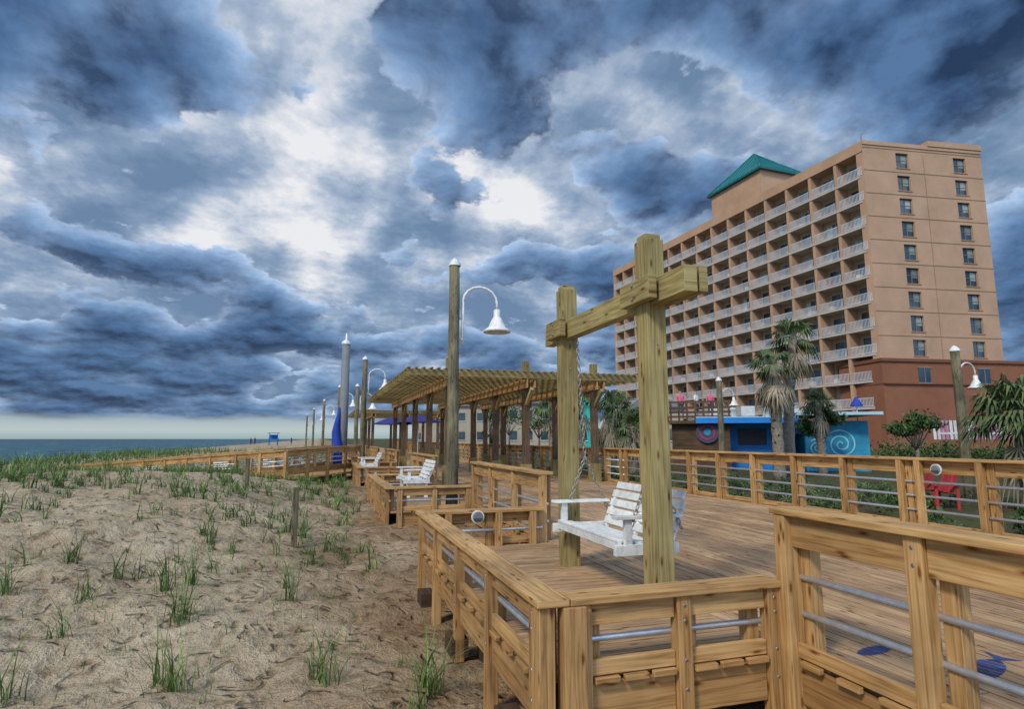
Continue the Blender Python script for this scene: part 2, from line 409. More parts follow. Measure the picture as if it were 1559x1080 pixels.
lamp(1.9,28.8); lamp(1.25,45); lamp(.3,62); lamp(-.8,80); lamp(2.1,38,4.6); lamp(-2,100)
lamp(18.3,13.1,4.05,r=.13,s=.8); lamp(17.1,22.9,4.0,r=.13,s=.8); lamp(17.5,45,4.6)
b=MB(); x,y=.95,27.0
b.tube([(x,y,-.3),(x,y,2),(x,y,5.55)],[.2,.19,.17],14,0); b.lathe([(.19,5.5),(.2,5.6),(.05,5.72),(.03,6.0),(0,6.0)],(x,y,0),12,1)
pts=[(x-.24+.05*math.sin(k*.9),y-.12,.3+k*.27) for k in range(10)]
b.tube(pts,[.24,.27,.24,.25,.2,.19,.14,.11,.07,.03],9,2); b.build('grey_pole_with_furled_banner',[M_grey,M_white,M_blue])
b=MB(); b.box((-.32,10.4,.1),(.09,.09,1.05)); b.box((-1.55,15.2,.3),(.09,.09,1.3)); b.build('wooden_stake',[M_pole],bevel=.006)

# ------------------------------------------------------------ pergola
def pergola(y0,n,sp,name='wooden_pergola'):
    b=MB(); rows=[3.75,6.25,8.65]; y1=y0+sp*(n-1)
    for x in rows:
        for k in range(n):
            b.box((x,y0+k*sp,1.65),(.2,.2,3.3),mat=1,tone=U(.9,1.3)); 
            b.box((x,y0+k*sp,3.62),(.2,.2,.5),mat=0,tone=.7); b.box((x,y0+k*sp,.3),(.3,.3,.6),mat=0,tone=.8)
            for sg in(-1,1):
                b.box((x,y0+k*sp+sg*.35,2.72),(.09,.7,.12),((1,0,0),(0,.75,.66*sg),(0,-.66*sg,.75)),mat=0)
        for sg in(-1,1): b.box((x+sg*.125,(y0+y1)/2,3.12),(.045,y1-y0+1.1,.28),mat=2,tone=.95)
    y=y0-.55
    while y<=y1+.6:
        b.box((6.15,y,3.36),(7.6,.06,.19),mat=0,tone=U(.6,.8)); y+=.62
    x=2.42
    while x<9.9:
        b.box((x,(y0+y1)/2,3.485),(.075,y1-y0+1.4,.04),mat=0,tone=U(.65,.95)); x+=.225
    b.build(name,[M_post,M_dark,M_rail])
pergola(18.2,5,3.45); pergola(46,4,3.5)

# ------------------------------------------------------------ beach access walkway
pp=[(548,679,25),(500,681,22.5),(437,686,21),(362,691,22),(255,699,25),(135,708,28),(30,717,31)]
def c2w(xc,yc): return (xc*.9529+yc*.3032,-xc*.3032+yc*.9529)
pts=[]
for u,v,dp in pp:
    X,Y=c2w((u-779.5)/912/1.01*dp,dp); pts.append(Vector((X,Y,1.4-(v-668)/921*dp)))
b=MB()
for off in (0,1.9):
    q=[p+Vector((-.25*off,1.0*off,0)) for p in pts]
    for a,c in zip(q[:-1],q[1:]):
        dv=c-a; L=dv.length; dx=dv/L; ay=Vector((-dx.y,dx.x,0)).normalized(); az=dx.cross(ay)
        mid=(a+c)/2; R3=(dx,ay,az)
        b.box(mid,(L+.02,.16,.045),R3); b.box(mid-az*.13,(L,.04,.18),R3); b.box(mid-az*.75,(L,.04,.2),R3,tone=.7)
        for z in(.36,.52): b.tube([a-az*z,c-az*z],.02,6,1)
        k=max(2,int(L/1.5))
        for i in range(k):
            p=a+dv*(i/k); b.box((p.x,p.y,p.z-.66),(.11,.11,1.26),math.atan2(dx.y,dx.x))
q=[p+Vector((-.24,.95,-1.0)) for p in pts]
for a,c in zip(q[:-1],q[1:]):
    dv=c-a; L=dv.length; dx=dv/L; ay=Vector((-dx.y,dx.x,0)).normalized(); b.box((a+c)/2,(L+.05,1.8,.05),(dx,ay,dx.cross(ay)),tone=.9)
b.build('beach_access_walkway',[M_rail,M_metal])

# ------------------------------------------------------------ grass
def blade(b,p,h,az,lean,w,tone):
    dx,dy=math.cos(az),math.sin(az); px,py=-dy*w,dx*w; pts=[];n=4
    for k in range(n+1):
        t=k/n; o=lean*h*(t**1.9); z=h*(t-.32*lean*t*t*t); pts.append((p[0]+dx*o,p[1]+dy*o,p[2]+z-.02,(1-t)**.7))
    for k in range(n):
        a,c=pts[k],pts[k+1]
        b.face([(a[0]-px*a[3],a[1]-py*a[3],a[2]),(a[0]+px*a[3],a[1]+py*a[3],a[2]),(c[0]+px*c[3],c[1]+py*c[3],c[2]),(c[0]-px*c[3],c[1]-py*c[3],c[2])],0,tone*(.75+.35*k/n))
def tuft(b,x,y,h,n,w=.006,sp=.04):
    z=gz(x,y)
    for i in range(n):
        t=U(.7,1.3) if R()>.12 else U(1.7,2.4)
        blade(b,(x+random.gauss(0,sp),y+random.gauss(0,sp),z),h*U(.4,1.15),U(0,6.283),U(.1,1.5),w*U(.6,1.2),t)
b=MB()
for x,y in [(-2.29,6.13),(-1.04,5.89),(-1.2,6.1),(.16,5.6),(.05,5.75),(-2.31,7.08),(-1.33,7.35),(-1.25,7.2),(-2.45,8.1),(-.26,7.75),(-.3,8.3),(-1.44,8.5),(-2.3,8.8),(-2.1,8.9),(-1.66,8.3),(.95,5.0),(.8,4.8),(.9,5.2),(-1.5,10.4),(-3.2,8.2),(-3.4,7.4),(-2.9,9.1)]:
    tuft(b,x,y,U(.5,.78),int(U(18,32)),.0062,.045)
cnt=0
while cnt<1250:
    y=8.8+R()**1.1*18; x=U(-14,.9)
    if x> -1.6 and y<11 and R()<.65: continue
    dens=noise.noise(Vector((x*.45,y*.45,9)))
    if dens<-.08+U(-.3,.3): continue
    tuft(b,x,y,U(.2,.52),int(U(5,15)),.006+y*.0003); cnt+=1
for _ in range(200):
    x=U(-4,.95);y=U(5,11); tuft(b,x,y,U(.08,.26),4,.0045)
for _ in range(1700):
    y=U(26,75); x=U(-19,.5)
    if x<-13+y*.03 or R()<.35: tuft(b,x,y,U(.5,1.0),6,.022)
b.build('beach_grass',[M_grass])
b=MB()
for _ in range(60):
    x=U(-5,1);y=U(4.8,13);z=gz(x,y)
    b.box((x,y,z+.004),(U(.02,.07),U(.008,.02),.01),U(0,3.1),0,tone=U(.8,1.6))
b.build('driftwood_debris',[M_dark])

# ------------------------------------------------------------ vegetation
def clump(b,c,rx,ry,rz,n,s,mat=0,shell=.5):
    c=Vector(c)
    for _ in range(n):
        v=Vector((random.gauss(0,1),random.gauss(0,1),random.gauss(0,1))).normalized()*(shell+(1-shell)*R())
        q=.75+.5*noise.noise(v*2+c); p=c+Vector((v.x*rx*q,v.y*ry*q,v.z*rz*q))
        a=Vector((R()-.5,R()-.5,R()-.5)).normalized(); d=a.orthogonal().normalized(); e=a.cross(d); k=s*U(.6,1.3)
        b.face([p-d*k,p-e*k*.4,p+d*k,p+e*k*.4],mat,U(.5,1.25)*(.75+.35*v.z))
def fan(b,o,az,el,stem,rad,mat,droop,nl=15):
    d=Vector((math.cos(az)*math.cos(el),math.sin(az)*math.cos(el),math.sin(el)))
    side=Vector((-math.sin(az),math.cos(az),0))
    mid=o+d*stem*.5; end=o+d*stem+Vector((0,0,-droop*stem*.25)); b.tube([o,mid,end],.018,4,mat,cap=False)
    tone=U(.6,1.3)
    for k in range(nl):
        a=(k/(nl-1)-.5)*math.radians(200); v=(d*math.cos(a)+side*math.sin(a)).normalized(); L=rad*(.72+.28*math.cos(a))*U(.85,1.1)
        w=(side*math.cos(a)-d*math.sin(a))*rad*.05
        p1=end+v*L*.55+Vector((0,0,-.08*rad*droop)); p2=end+v*L+Vector((0,0,-.62*rad*droop*U(.6,1.3)))
        b.face([end,p1-w,p1+w],mat,tone*U(.8,1.1)); b.face([p1-w,p2,p1+w],mat,tone*U(.8,1.1))
def palm(x,y,h,cr,lean=(0,0),zb=-.4,dead=14,nf=30,tr=.17,name='palm_tree'):
    b=MB(); n=16; pts=[];rs=[]
    for k in range(n+1):
        t=k/n; pts.append((x+lean[0]*t*t,y+lean[1]*t*t,zb+(h-zb)*t)); rs.append(tr*(1.25-.35*t)*(1+.10*(k%2)))
    b.tube(pts,rs,10,0); top=Vector(pts[-1])
    for k in range(60):
        t=U(.35,1); i=min(n-1,int(t*n)); p=Vector(pts[i]); a=U(0,6.28); e=Vector((math.cos(a),math.sin(a),.9)); q=p+Vector((math.cos(a),math.sin(a),0))*rs[i]*.9
        s=Vector((-math.sin(a),math.cos(a),0))*.04; b.face([q-s,q+s,q+s*.6+e*.13,q-s*.6+e*.13],0,U(.7,1.3))
    for k in range(nf):
        fan(b,top+Vector((0,0,U(-.15,.2))),U(0,6.283),math.radians(U(-25,80)),cr*U(.35,.6),cr*U(.45,.62),1,U(.6,1.3))
    for k in range(dead):
        fan(b,top+Vector((0,0,-.25)),U(0,6.283),math.radians(U(-80,-40)),cr*U(.4,.7),cr*.5,2,1.3,9)
    b.build(name,[M_trunk,M_palm,M_dead])
def cam2(u,dp): return c2w((u-779.5)/912/1.0*dp,dp)
X,Y=cam2(1180,26); palm(X,Y,4.6,1.3,(.0,0),dead=46,nf=20,tr=.2)
X,Y=cam2(1196,27.5); palm(X,Y,6.1,1.35,(.65,0),dead=20,nf=28,tr=.2)
X,Y=cam2(1552,15); palm(X,Y,2.1,1.35,dead=12,nf=60)
for u,dp,h,cr in((940,33,3.0,1.6),(925,38,3.6,1.6),(962,30,2.0,1.2),(1245,30,3.2,1.0),(885,50,4.6,1.9),(760,60,4.5,2),(840,45,4,1.6)):
    X,Y=cam2(u,dp); palm(X,Y,h,cr,dead=10,nf=26)
def tree(u,dp,h,r,name='small_tree'):
    X,Y=cam2(u,dp); b=MB(); b.tube([(X,Y,-.4),(X+.05,Y,h*.4),(X,Y,h*.75)],[.12,.09,.05],8,0)
    for k in range(6):
        a=k*1.05; e=(X+math.cos(a)*r*.6,Y+math.sin(a)*r*.6,h*U(.6,.95)); b.tube([(X,Y,h*.35),((X+e[0])/2,(Y+e[1])/2,h*.6),e],[.05,.035,.015],5,0)
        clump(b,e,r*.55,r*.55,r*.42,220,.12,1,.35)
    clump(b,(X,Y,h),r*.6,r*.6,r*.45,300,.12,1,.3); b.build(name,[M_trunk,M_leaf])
tree(1388,30,2.4,1.3); tree(1245,31,2.8,1.2); tree(820,55,4,2.2); tree(775,70,5,3)
b=MB()
for _ in range(140):
    x=U(10.0,16.5); y=U(3,30); z=gz(x,y); r=U(.18,.5)
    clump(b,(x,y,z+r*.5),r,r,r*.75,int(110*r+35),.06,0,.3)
    if R()<.04: clump(b,(x,y,z+r*.8),r*.7,r*.7,r*.4,8,.03,1,.7)
for _ in range(60):
    x=U(9.8,17);y=U(3,26); z=gz(x,y); b2=Vector((x,y,z+.05))
    for k in range(9): fan(b,b2,U(0,6.283),math.radians(U(15,75)),.3,.35,2,.8,7)
b.build('garden_shrubs',[M_leaf,M_red,M_palm])
b=MB()
for u in range(1340,1700,14):
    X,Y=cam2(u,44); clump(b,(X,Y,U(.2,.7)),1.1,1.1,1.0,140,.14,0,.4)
b.build('hedge',[M_leaf])
b=MB()
for k in range(60):
    t=k/60; X,Y=c2w(-8+38*t, 95+U(-10,30)); clump(b,(X,Y,1.0+U(0,1.2)),3.5,3,1.9,110,.4,0,.4)
b.build('distant_tree_line',[M_leaf])

# ------------------------------------------------------------ hotel
hotel=empty('hotel_building')
C0=Vector((60.8,52,0)); C1=Vector((58.4,112,0)); E=Vector((77.2,49.6,0))
d1=(C1-C0).normalized(); n1=Vector((d1.y,-d1.x,0)); Lf=(C1-C0).length
d2=(E-C0).normalized(); n2=Vector((-d2.y,d2.x,0)); Le=(E-C0).length
Z=Vector((0,0,1)); A1=(d1,n1,Z); A2=(d2,n2,Z)
ZT=36.0; FH=2.9; Z0=7.0; NF=10; NBAY=15; bw=Lf/NBAY; DP=1.7
def f1(t,dep,z): return C0+d1*t+n1*dep+Z*z
def f2(t,dep,z): return C0+d2*t+n2*dep+Z*z
w=MB(); gl=MB(); bal=MB()
w.box(f1(Lf/2,DP+4.5,18),(Lf-.4,9,36),A1,1,tone=.95)
for k in range(NBAY+1):
    wd=.42 if k not in(0,NBAY) else .9
    t=k*bw+(.45 if k==0 else(-.45 if k==NBAY else 0)); w.box(f1(t,DP/2-.01,20.2),(wd,DP+.04,32.4),A1,0,tone=U(.98,1.04))
w.box(f1(Lf/2,DP/2-.04,ZT+.35),(Lf+.02,DP+.14,1.3),A1,0,tone=1.0)
w.box(f1(Lf/2,4.6,ZT+.1),(Lf-.1,8.4,.5),A1,0,tone=.9)
w.box(f1(Lf/2,DP/2+.0,2.0),(Lf,DP+.4,4.0),A1,2,tone=1)
for fl in range(NF):
    z=4.9+fl*3.08
    w.box(f1(Lf/2,DP/2-.02,z),(Lf-.9,DP+.16,.26),A1,3,tone=.95)
    for k in range(NBAY):
        t0=k*bw+.24; t1=(k+1)*bw-.24; tc=(t0+t1)/2; L=t1-t0
        gl.box(f1(tc-.1,DP-.03,z+1.28),(L*.78,.08,2.15),A1,0,tone=U(.6,2.4))
        gl.box(f1(tc-.1,DP-.06,z+1.28),(.06,.08,2.15),A1,2)
        gl.box(f1(tc-.1,DP-.06,z+2.39),(L*.8,.1,.08),A1,2)
        if R()<.65: 
            cw=L*U(.12,.4); gl.box(f1(t0+.3+cw/2 if R()<.5 else t1-.5-cw/2,DP-.075,z+1.25),(cw,.03,2.05),A1,1,tone=U(.6,1.6))
        if R()<.5: w.box(f1(tc+U(-1,1),DP*.6,z+.45),(.5,.5,.75),A1,4 if R()<.08 else 3,tone=U(.4,1.2))
        for zz in(.24,1.18): bal.box(f1(tc,-.06,z+zz),(L,.05,.055),A1)
        nb=19
        for i in range(nb): bal.box(f1(t0+(i+.5)*L/nb,-.06,z+.7),(.045,.03,.92),A1,tone=1)
cols=[(Le*.27,Le*.27+1.75),(Le*.755,Le*.755+1.75)]
rows=[]
for fl in range(9): rows.append((10.9+fl*2.88+.0,10.9+fl*2.88+1.9))
xsn=[0,cols[0][0],cols[0][1],cols[1][0],cols[1][1],Le]
for i in range(5):
    if i in(1,3):
        zp=10.0
        for (a,c) in rows:
            w.box(f2((xsn[i]+xsn[i+1])/2,.2,(zp+a)/2),(xsn[i+1]-xsn[i],.4,a-zp),A2,0,tone=1); zp=c
            cx=(xsn[i]+xsn[i+1])/2
            gl.box(f2(cx,.3,(a+c)/2),(1.75,.04,c-a),A2,0,tone=U(.5,1.3))
            gl.box(f2(cx,.26,(a+c)/2),(.07,.06,c-a),A2,2,tone=.35); gl.box(f2(cx,.25,(a+c)/2+.1),(1.75,.05,.06),A2,2,tone=.35)
            gl.box(f2(cx+.42,.275,(a+c)/2+.3),(.7,.02,1.0),A2,1,tone=U(.5,1.1))
            w.box(f2(cx,-.03,a-.06),(1.95,.1,.1),A2,0,tone=.8)
        w.box(f2((xsn[i]+xsn[i+1])/2,.2,(zp+ZT+.6)/2),(xsn[i+1]-xsn[i],.4,ZT+.6-zp),A2,0,tone=1)
    else: w.box(f2((xsn[i]+xsn[i+1])/2,.2,(10+ZT+.6)/2),(xsn[i+1]-xsn[i],.4,ZT+.6-10),A2,0,tone=1)
for fl in range(10): w.box(f2(Le/2,-.02,10.35+fl*2.88-.0),(Le+.02,.05,.07),A2,0,tone=.72)
for t in (Le*.5,): w.box(f2(t,-.02,23),(.06,.05,25.6),A2,0,tone=.75)
w.box(f2(Le*.5,.35,ZT+.85),(Le+.1,.9,.5),A2,0,tone=1.05)
w.box(f2(Le*.77,.3,ZT+1.35),(Le*.46,1.0,.7),A2,0,tone=1.02)
w.box(f2(Le-.25,6,18),(.5,11.8,36.6),A2,0,tone=.8)
w.box(f2(Le*.5,6,ZT+.2),(Le-.8,11,.4),A2,0,tone=.9)
w.box(f2(30,3,5.1),(60.6,7,10.2),A2,2,tone=1); w.box(f2(30,3,10.3),(60.9,7.4,.35),A2,2,tone=.75)
w.box(f2(30,2.9,7.6),(60.7,7.25,.15),A2,2,tone=.75)
for t in(5.1,13.1,21,29,37): 
    gl.box(f2(t,-.52,8.6),(1.5,.06,1.7),A2,0); gl.box(f2(t,-.56,8.6),(.08,.06,1.7),A2,2,tone=.4)
    for zz in(7.7,9.5): gl.box(f2(t,-.56,zz),(1.8,.1,.1),A2,2,tone=.5)
pa,pb=16.5,27.5
w.box(f1((pa+pb)/2,4.1,38.4),(pb-pa,8.3,5.2),A1,0,tone=1.02)
rf=MB(); ov=.5
c=[f1(pa-ov,-.5,40.9),f1(pb+ov,-.5,40.9),f1(pb+ov,8.7,40.9),f1(pa-ov,8.7,40.9)]; ap=f1((pa+pb)/2,4.1,46.3)
for i in range(4): rf.face([c[(i+1)%4],c[i],ap],0,1.0)
rf.box(f1((pa+pb)/2,4.1,40.8),(pb-pa+1.1,9.3,.3),A1,0,tone=.6)
for i in range(4):
    a,bb=c[i],c[(i+1)%4]
    for k in range(1,12):
        t=k/12; p=a.lerp(bb,t); q=ap if abs(t-.5)<1e-6 else (a.lerp(ap,min(1,2*t)) if t<.5 else bb.lerp(ap,min(1,2*(1-t))))
        rf.tube([p+Z*.03,q+Z*.05],.05,4,0,tone=.65)
    rf.tube([a,ap+Z*.05],.1,6,0,tone=.8)
w.tube([f2(.4,.5,ZT+1),f2(.4,.5,ZT+2.1),f2(.7,.5,ZT+2.3)],.06,6,3,tone=.5)
w.build('walls',[M_hotel,M_room,M_brick,M_slab,M_red],hotel); gl.build('windows',[M_glass,M_curt,M_slab],hotel); bal.build('balcony_railings',[M_balc],hotel); rf.build('roof',[M_teal],hotel)

# ------------------------------------------------------------ blue beach cafe
cafe=MB(); A=Vector((20.6,29.5,0)); B=Vector((28.6,25.0,0)); dc=(B-A).normalized(); nc=Vector((-dc.y,dc.x,0)); Lc=(B-A).length; AC=(dc,nc,Z)
def fc(t,dp,z): return A+dc*t+nc*dp+Z*z
cafe.box(fc(1.9,2.4,1.0),(3.8,4.6,2.7),AC,0,tone=1); cafe.box(fc(5.1,2.5,2.0),(2.6,4.4,.7),AC,0,tone=.9)
cafe.box(fc(4.35,2.5,.1),(1.1,4.4,1.3),AC,0,tone=.8); cafe.box(fc(4.6,3.2,1.2),(1.6,2,1.6),AC,4,tone=.2)
cafe.box(fc(7.1,2.3,1.0),(3.2,4.8,2.7),AC,1,tone=1)
cafe.box(fc(2.3,1.6,2.5),(5.2,6.2,.16),AC,2); cafe.box(fc(7,2.0,2.72),(4.2,6.4,.16),AC,2); cafe.box(fc(2.3,-1.48,2.38),(5.25,.05,.3),AC,0,tone=1.2)
cafe.box(fc(1.0,.08,1.4),(1.1,.06,.7),AC,3); cafe.box(fc(2.8,.08,1.5),(1.5,.05,.9),AC,4,tone=.25)
cafe.box(fc(1.0,.03,1.4),(.8,.05,.3),AC,5,tone=1)
for (ct,cz,r0) in ((7.3,1.1,.75),(6.1,.9,.45)):
    prev=None
    for k in range(46):
        a=k*.33; r=r0*(k/45)
        p0=fc(ct+math.cos(a)*r,-.112,cz+math.sin(a)*r); p1=fc(ct+math.cos(a)*(r+.07),-.112,cz+math.sin(a)*(r+.07))
        if prev: cafe.face([prev[0],p0,p1,prev[1]],6)
        prev=(p0,p1)
for t,hh in((1.2,.45),(3.1,.6),(5.6,.4)):
    cafe.box(fc(t,3,2.6+hh/2+.15),(.8,.8,hh),AC,5,tone=.7); cafe.lathe([(.22,0),(.22,.4),(.3,.45),(0,.6)],fc(t+1,2.5,2.7),12,5,tone=.7)
cafe.build('blue_beach_cafe',[M_bblue,M_turq,M_pale,M_red,M_grey,M_white,M_swirl])
t=MB(); X0,Y0=c2w(9.0,34); X1,Y1=c2w(11.9,33)
a=Vector((X0,Y0,0)); e=Vector((X1,Y1,0)); dd=(e-a).normalized(); nn=Vector((-dd.y,dd.x,0)); LL=(e-a).length; AA=(dd,nn,Z)
t.box(a+dd*LL/2+nn*2+Z*.9,(LL,4,2.6),AA,1,tone=.8); t.box(a+dd*LL/2+nn*1.9+Z*2.3,(LL+.4,4.6,.18),AA,0)
for k in range(8):
    p=a+dd*(k*LL/7); t.box(p-nn*.3+Z*2.9,(.1,.1,1.1),AA,0)
for zz in(2.6,2.85,3.1,3.42): t.box(a+dd*LL/2-nn*.3+Z*zz,(LL+.2,.05,.12),AA,0)
cc=a+dd*1.9-nn*.03+Z*1.75
for r,mt in((.6,2),(.42,3),(.34,2),(.18,4)): t.tube([cc-nn*.0,cc-nn*(.1+.02*(.7-r)*5)],r,24,mt)
t.build('wooden_terrace',[M_dark,M_dark,M_short,M_red,M_turq])
b=MB(); X0,Y0=c2w(24.5,35)
for k in range(60):
    x=X0+k*.25; b.box((x,Y0-k*.06,1.9),(.18,.04,1.1),mat=0 if (k//2)%2 else 1)
b.box((X0+7.5,Y0-1.8,1.7),(15,.06,.12),-.235,1); b.build('pink_picket_fence',[M_pink,M_white])
def house(u0,u1,dp,h,mat,name):
    a=c2w((u0-779.5)/912*dp,dp); e=c2w((u1-779.5)/912*dp,dp); a=Vector((*a,0)); e=Vector((*e,0)); dd=(e-a).normalized(); nn=Vector((-dd.y,dd.x,0)); L=(e-a).length
    b=MB(); AX=(dd,nn,Z); b.box((a+e)/2+nn*4+Z*h/2,(L,8,h),AX,0,tone=1)
    q=[a-dd*.4-nn*.4+Z*h,e+dd*.4-nn*.4+Z*h,e+dd*.4+nn*8.4+Z*h,a-dd*.4+nn*8.4+Z*h]; r0=(a+e)/2-dd*L*.25+nn*4+Z*(h+1.4); r1=r0+dd*L*.5
    b.face([q[0],q[1],r1,r0],1); b.face([q[1],q[2],r1],1); b.face([q[2],q[3],r0,r1],1); b.face([q[3],q[0],r0],1)
    k=int(L/2)
    for i in range(k):
        for zz in range(int(h/3)):
            b.box(a+dd*((i+.5)*L/k)-nn*.03+Z*(1.8+zz*2.8),(.9,.08,1.2),AX,2); b.box(a+dd*((i+.5)*L/k)-nn*.05+Z*(1.15+zz*2.8),(1.1,.12,.08),AX,3)
    b.build(name,[mat,M_roofg,M_glass,M_white])
house(868,902,60,5.9,M_sgreen,'seafoam_house'); house(770,840,80,6.0,M_beige,'beige_house'); house(690,745,90,6.2,M_beige,'beige_house'); house(630,680,110,5.5,M_beige,'beige_house')
house(975,1040,62,4.6,M_beige,'beige_house')
def umb(x,y,h,r,mat,name='patio_umbrella'):
    b=MB(); b.tube([(x,y,-.1),(x,y,h)],.03,6,1)
    b.lathe([(r,h-.55),(r*.98,h-.45),(r*.5,h-.2),(.03,h)],(x,y,0),8,0); b.build(name,[mat,M_white])
umb(6.2,40,3.0,1.5,M_purple); umb(4.8,42,2.9,1.3,M_purple); X,Y=cam2(1303,33); umb(X,Y,3.7,.3,M_blue)
def chair(x,y,ang):
    b=MB(); ca,sa=math.cos(ang),math.sin(ang); fx=Vector((ca,sa,0)); sy=Vector((-sa,ca,0)); o=Vector((x,y,gz(x,y)))
    for k in range(5): b.box(o+fx*(-.2+k*.1)+Z*(.4-.02*k*-1),(.085,.55,.02),ang)
    bz=Vector((-ca*.35,-sa*.35,.94)); 
    for k in range(5): b.box(o-fx*.35+sy*(-.2+k*.1)+Z*.72,(.02,.085,.7),(fx*.94+Z*.35,sy,bz))
    for s in(-1,1):
        b.box(o+sy*.32*s+Z*.6,(.7,.11,.025),ang)
        for q in(.25,-.3): b.box(o+sy*.3*s+fx*q+Z*.3,(.07,.03,.6),ang)
    b.build('red_beach_chair',[M_red])
for x,y,a in((15.6,12.6,2.6),(14.8,11.4,2.9)): chair(x,y,a)

# ------------------------------------------------------------ people
def person(x,y,z,ang,shirt,arm=.0,s=1.0,name='person'):
    J=[(0,0,.95,.13),(0,0,1.15,.12),(0,0,1.38,.14),(0,0,1.50,.055),(0,.01,1.62,.095),(0,.01,1.72,.08),
       (.17,0,1.42,.055),(.23,.02,1.15,.042),(.22,.10+arm,.93+arm,.033),(.22,.14+arm,.85+arm*1.1,.035),
       (-.17,0,1.42,.055),(-.23,.02,1.15,.042),(-.22,.06,.92,.033),(-.22,.08,.83,.035),
       (.10,0,.88,.085),(.11,.02,.48,.06),(.11,-.02,.08,.045),(.11,.13,.03,.04),(-.10,0,.88,.085),(-.12,.03,.48,.06),(-.12,-.02,.08,.045),(-.12,.13,.03,.04)]
    Ed=[(0,1),(1,2),(2,3),(3,4),(4,5),(2,6),(6,7),(7,8),(8,9),(2,10),(10,11),(11,12),(12,13),(0,14),(14,15),(15,16),(16,17),(0,18),(18,19),(19,20),(20,21)]
    me=bpy.data.meshes.new(name); me.from_pydata([j[:3] for j in J],Ed,[]); ob=bpy.data.objects.new(name,me); scene.collection.objects.link(ob)
    md=ob.modifiers.new('skin','SKIN'); 
    for i,j in enumerate(J): me.skin_vertices[0].data[i].radius=(j[3],j[3]*.8)
    me.skin_vertices[0].data[0].use_root=True
    ob.modifiers.new('sub','SUBSURF').levels=1
    dg=bpy.context.evaluated_depsgraph_get(); nm=bpy.data.meshes.new_from_object(ob.evaluated_get(dg)); ob.modifiers.clear(); ob.data=nm
    nm.materials.clear()
    for m in(M_skin,shirt,M_short,M_dark): nm.materials.append(m)
    for p in nm.polygons:
        c=p.center; p.use_smooth=True
        if c.z>1.66 or (c.z>1.56 and c.y<-.03): p.material_index=3
        elif 1.0<c.z<1.48 and (abs(c.x)<.21 or c.z>1.22): p.material_index=1
        elif .5<c.z<=1.0 and abs(c.x)<.19: p.material_index=2
        else: p.material_index=0
    at=nm.attributes.new('tone','FLOAT','FACE'); at.data.foreach_set('value',[1.0]*len(nm.polygons))
    ob.location=(x,y,z); ob.rotation_euler=(0,0,ang); ob.scale=(s,s,s)
for k,(q,sh,an) in enumerate(((.6,M_shirt,2.8),(1.5,M_white,3.6),(2.3,M_shirt,3.0))):
    p=Vector((*c2w(9.0+q,34.2),2.39)); person(p.x,p.y,p.z,an,sh,.1)
for u,dp in((392,110),(386,112),(447,120)):
    X,Y=cam2(u,dp); person(X,Y,gz(X,Y),1.0,M_short,.2)
b=MB(); X,Y=cam2(420,125); z=gz(X,Y)
for sx_ in(-1,1):
    for sy_ in(-1,1): b.box((X+sx_*.8,Y+sy_*.8,z+.9),(.14,.14,1.9),mat=0)
b.box((X,Y,z+1.4),(2,2,.15)); b.box((X,Y+.7,z+1.9),(1.6,.1,.9)); b.box((X,Y,z+2.7),(2.3,2.2,.1)); 
for sx_ in(-1,1): b.box((X+sx_*.8,Y,z+2.1),(.1,.1,1.3))
b.build('lifeguard_stand',[M_bblue])

# ------------------------------------------------------------ world: storm-cloud sky (two cloud decks)
sun_dir=Vector((-.62,-.45,.70)).normalized()
w=bpy.data.worlds.new('World'); scene.world=w; w.use_nodes=True; nt=w.node_tree; nt.nodes.clear()
w.cycles.sampling_method='MANUAL'; w.cycles.sample_map_resolution=256
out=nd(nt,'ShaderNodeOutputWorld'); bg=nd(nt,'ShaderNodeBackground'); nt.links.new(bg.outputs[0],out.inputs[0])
sky=nd(nt,'ShaderNodeTexSky',sky_type='NISHITA'); sky.sun_disc=False; sky.sun_elevation=math.asin(sun_dir.z); sky.sun_rotation=math.atan2(sun_dir.x,sun_dir.y)
tc=nd(nt,'ShaderNodeTexCoord'); D=tc.outputs['Generated']
sp=nd(nt,'ShaderNodeSeparateXYZ'); nt.links.new(D,sp.inputs[0]); dx,dy,dz=sp.outputs
den=mth(nt,'ADD',mth(nt,'MAXIMUM',dz,0.0),.28)
px=mth(nt,'DIVIDE',dx,den); py=mth(nt,'DIVIDE',dy,den)
cb=nd(nt,'ShaderNodeCombineXYZ'); nt.links.new(px,cb.inputs[0]); nt.links.new(py,cb.inputs[1]); cb.inputs[2].default_value=0
Pv=cb.outputs[0]
def vm(op,a,b_,sc=None):
    n=nd(nt,'ShaderNodeVectorMath',operation=op)
    for k,x in((0,a),(1,b_)):
        if x is None: continue
        if isinstance(x,(tuple,Vector)): n.inputs[k].default_value=tuple(x)
        else: nt.links.new(x,n.inputs[k])
    if sc is not None: n.inputs['Scale'].default_value=sc
    return n
def dot(v): 
    n=vm('DOT_PRODUCT',D,Vector(v).normalized()); return n.outputs['Value']
def shift(v,o): return vm('ADD',v,o).outputs[0]
bright=mth(nt,'POWER',mth(nt,'MAXIMUM',dot((.10,.86,.50)),0.0),14)
rt=mth(nt,'POWER',mth(nt,'MAXIMUM',dot((.75,.55,.42)),0.0),8)
band=ramp(nt,dz,[(.0,1.0),(.08,1.0),(.15,.5),(.26,.0)])
toL=vm('NORMALIZE',vm('SUBTRACT',(.10,1.05,0),Pv).outputs[0],None).outputs[0]
off=vm('SCALE',toL,None,.05).outputs[0]
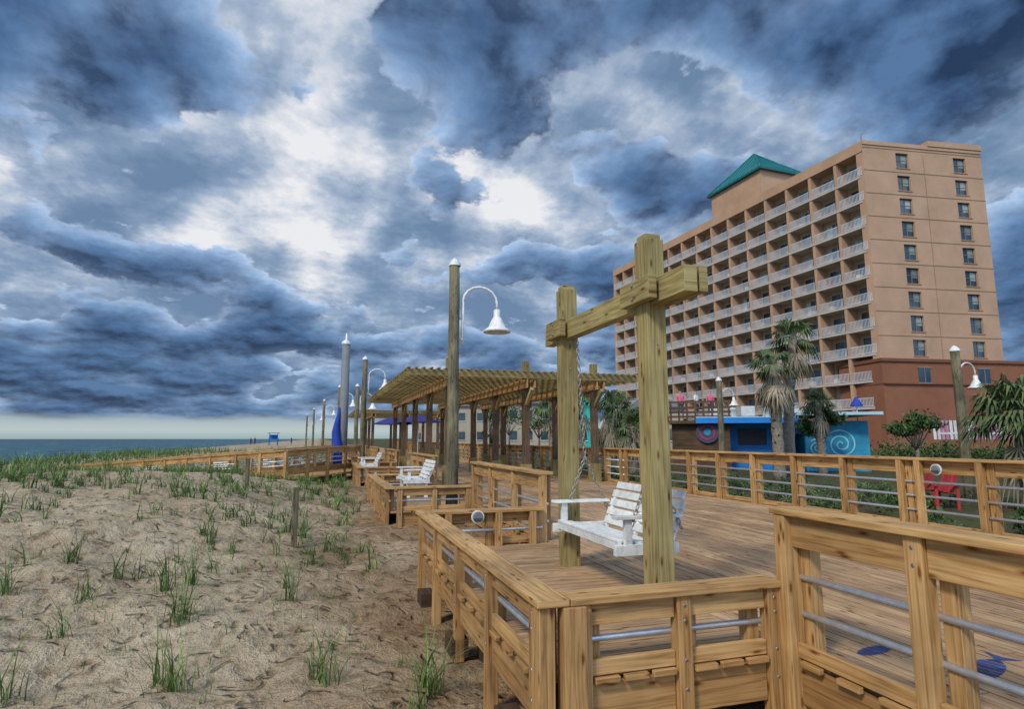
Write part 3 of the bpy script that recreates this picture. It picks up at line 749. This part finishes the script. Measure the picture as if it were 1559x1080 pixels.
# high deck
def fA(v): return noi(nt,v,3.4,8,.58,0,'2D')
pA=shift(Pv,(7.3,2.1,0)); a0=fA(pA); a1=fA(vm('ADD',pA,off).outputs[0])
rA=mth(nt,'MINIMUM',mth(nt,'MAXIMUM',mth(nt,'SUBTRACT',a0,a1),-.09),.09)
aa=mth(nt,'SUBTRACT',mth(nt,'ADD',a0,.02),mth(nt,'MULTIPLY',bright,.09))
aa=mth(nt,'ADD',aa,mth(nt,'MULTIPLY',band,.08)); aa=mth(nt,'ADD',aa,mth(nt,'MULTIPLY',rt,.06))
aa=mth(nt,'SUBTRACT',aa,mth(nt,'MULTIPLY',rA,.65))
cA=ramp(nt,aa,[(.345,(.88,.88,.91)),(.405,(.64,.69,.78)),(.455,(.42,.51,.65)),(.53,(.24,.34,.50)),(.62,(.15,.24,.39))])
# low deck: darker cumulus fragments
def fB(v): return noi(nt,v,2.3,10,.56,0,'2D')
pB=shift(Pv,(1.6,4.4,0)); b0=fB(pB); b1=fB(vm('ADD',pB,off).outputs[0])
rB=mth(nt,'MINIMUM',mth(nt,'MAXIMUM',mth(nt,'SUBTRACT',b0,b1),-.09),.09)
big=noi(nt,shift(Pv,(3.7,1.9,0)),1.1,1,.5,0,'2D')
bb=mth(nt,'ADD',b0,mth(nt,'MULTIPLY',mth(nt,'SUBTRACT',big,.5),.40))
bb=mth(nt,'SUBTRACT',bb,mth(nt,'MULTIPLY',bright,.04)); bb=mth(nt,'ADD',bb,mth(nt,'MULTIPLY',rt,.08)); bb=mth(nt,'ADD',bb,mth(nt,'MULTIPLY',band,.12))
alB=ramp(nt,bb,[(.475,0.0),(.520,1.0)],'EASE')
cB=ramp(nt,bb,[(.48,(.44,.54,.70)),(.52,(.24,.35,.54)),(.59,(.125,.215,.38)),(.69,(.055,.115,.24))])
gB=mth(nt,'MULTIPLY_ADD',rB,7.0,1.0)
gc=nd(nt,'ShaderNodeCombineColor')
for k,e in((0,1.15),(1,1.05),(2,.9)): nt.links.new(mth(nt,'POWER',gB,e),gc.inputs[k])
cB=mulc(nt,cB,gc.outputs[0])
col=mulc(nt,cA,cB,alB,'MIX')
hz=mth(nt,'ADD',dz,mth(nt,'MULTIPLY',mth(nt,'SUBTRACT',noi(nt,Pv,2.2,3,dim='2D'),.5),.018))
strip=ramp(nt,hz,[(.026,1.0),(.036,0.0)])
stc=ramp(nt,dz,[(.0,(.33,.45,.47)),(.012,(.50,.59,.59)),(.034,(.34,.44,.51))])
col=mulc(nt,col,stc,strip,'MIX')
sc_=vm('SCALE',sky.outputs[0],None,.08).outputs[0]
col=mulc(nt,col,sc_,.06,'MIX')
mul=mth(nt,'MULTIPLY_ADD',ramp(nt,mth(nt,'MULTIPLY_ADD',dy,-.5,.5),[(.45,0.0),(.75,1.0)]),1.9,1.0)  # unseen sky behind the camera brightened, added as fill light on the foreground
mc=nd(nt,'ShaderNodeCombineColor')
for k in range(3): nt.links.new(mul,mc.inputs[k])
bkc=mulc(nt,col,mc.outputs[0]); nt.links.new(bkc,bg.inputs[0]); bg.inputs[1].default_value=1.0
sl=bpy.data.lights.new('sun','SUN'); sl.energy=2.6; sl.angle=math.radians(10); sl.color=(1,.91,.77)
so=bpy.data.objects.new('sun',sl); scene.collection.objects.link(so); so.rotation_euler=sun_dir.to_track_quat('Z','Y').to_euler()

# ------------------------------------------------------------ camera
cam=bpy.data.cameras.new('camera'); cam.sensor_width=36; cam.lens=912/1559*36; cam.clip_start=.05; cam.clip_end=20000
co=bpy.data.objects.new('camera',cam); scene.collection.objects.link(co); co.location=(0,0,1.4); co.rotation_euler=(math.radians(98),0,math.radians(-17.65)); scene.camera=co
scene.view_settings.view_transform='Standard'; scene.view_settings.look='None'; scene.view_settings.exposure=0
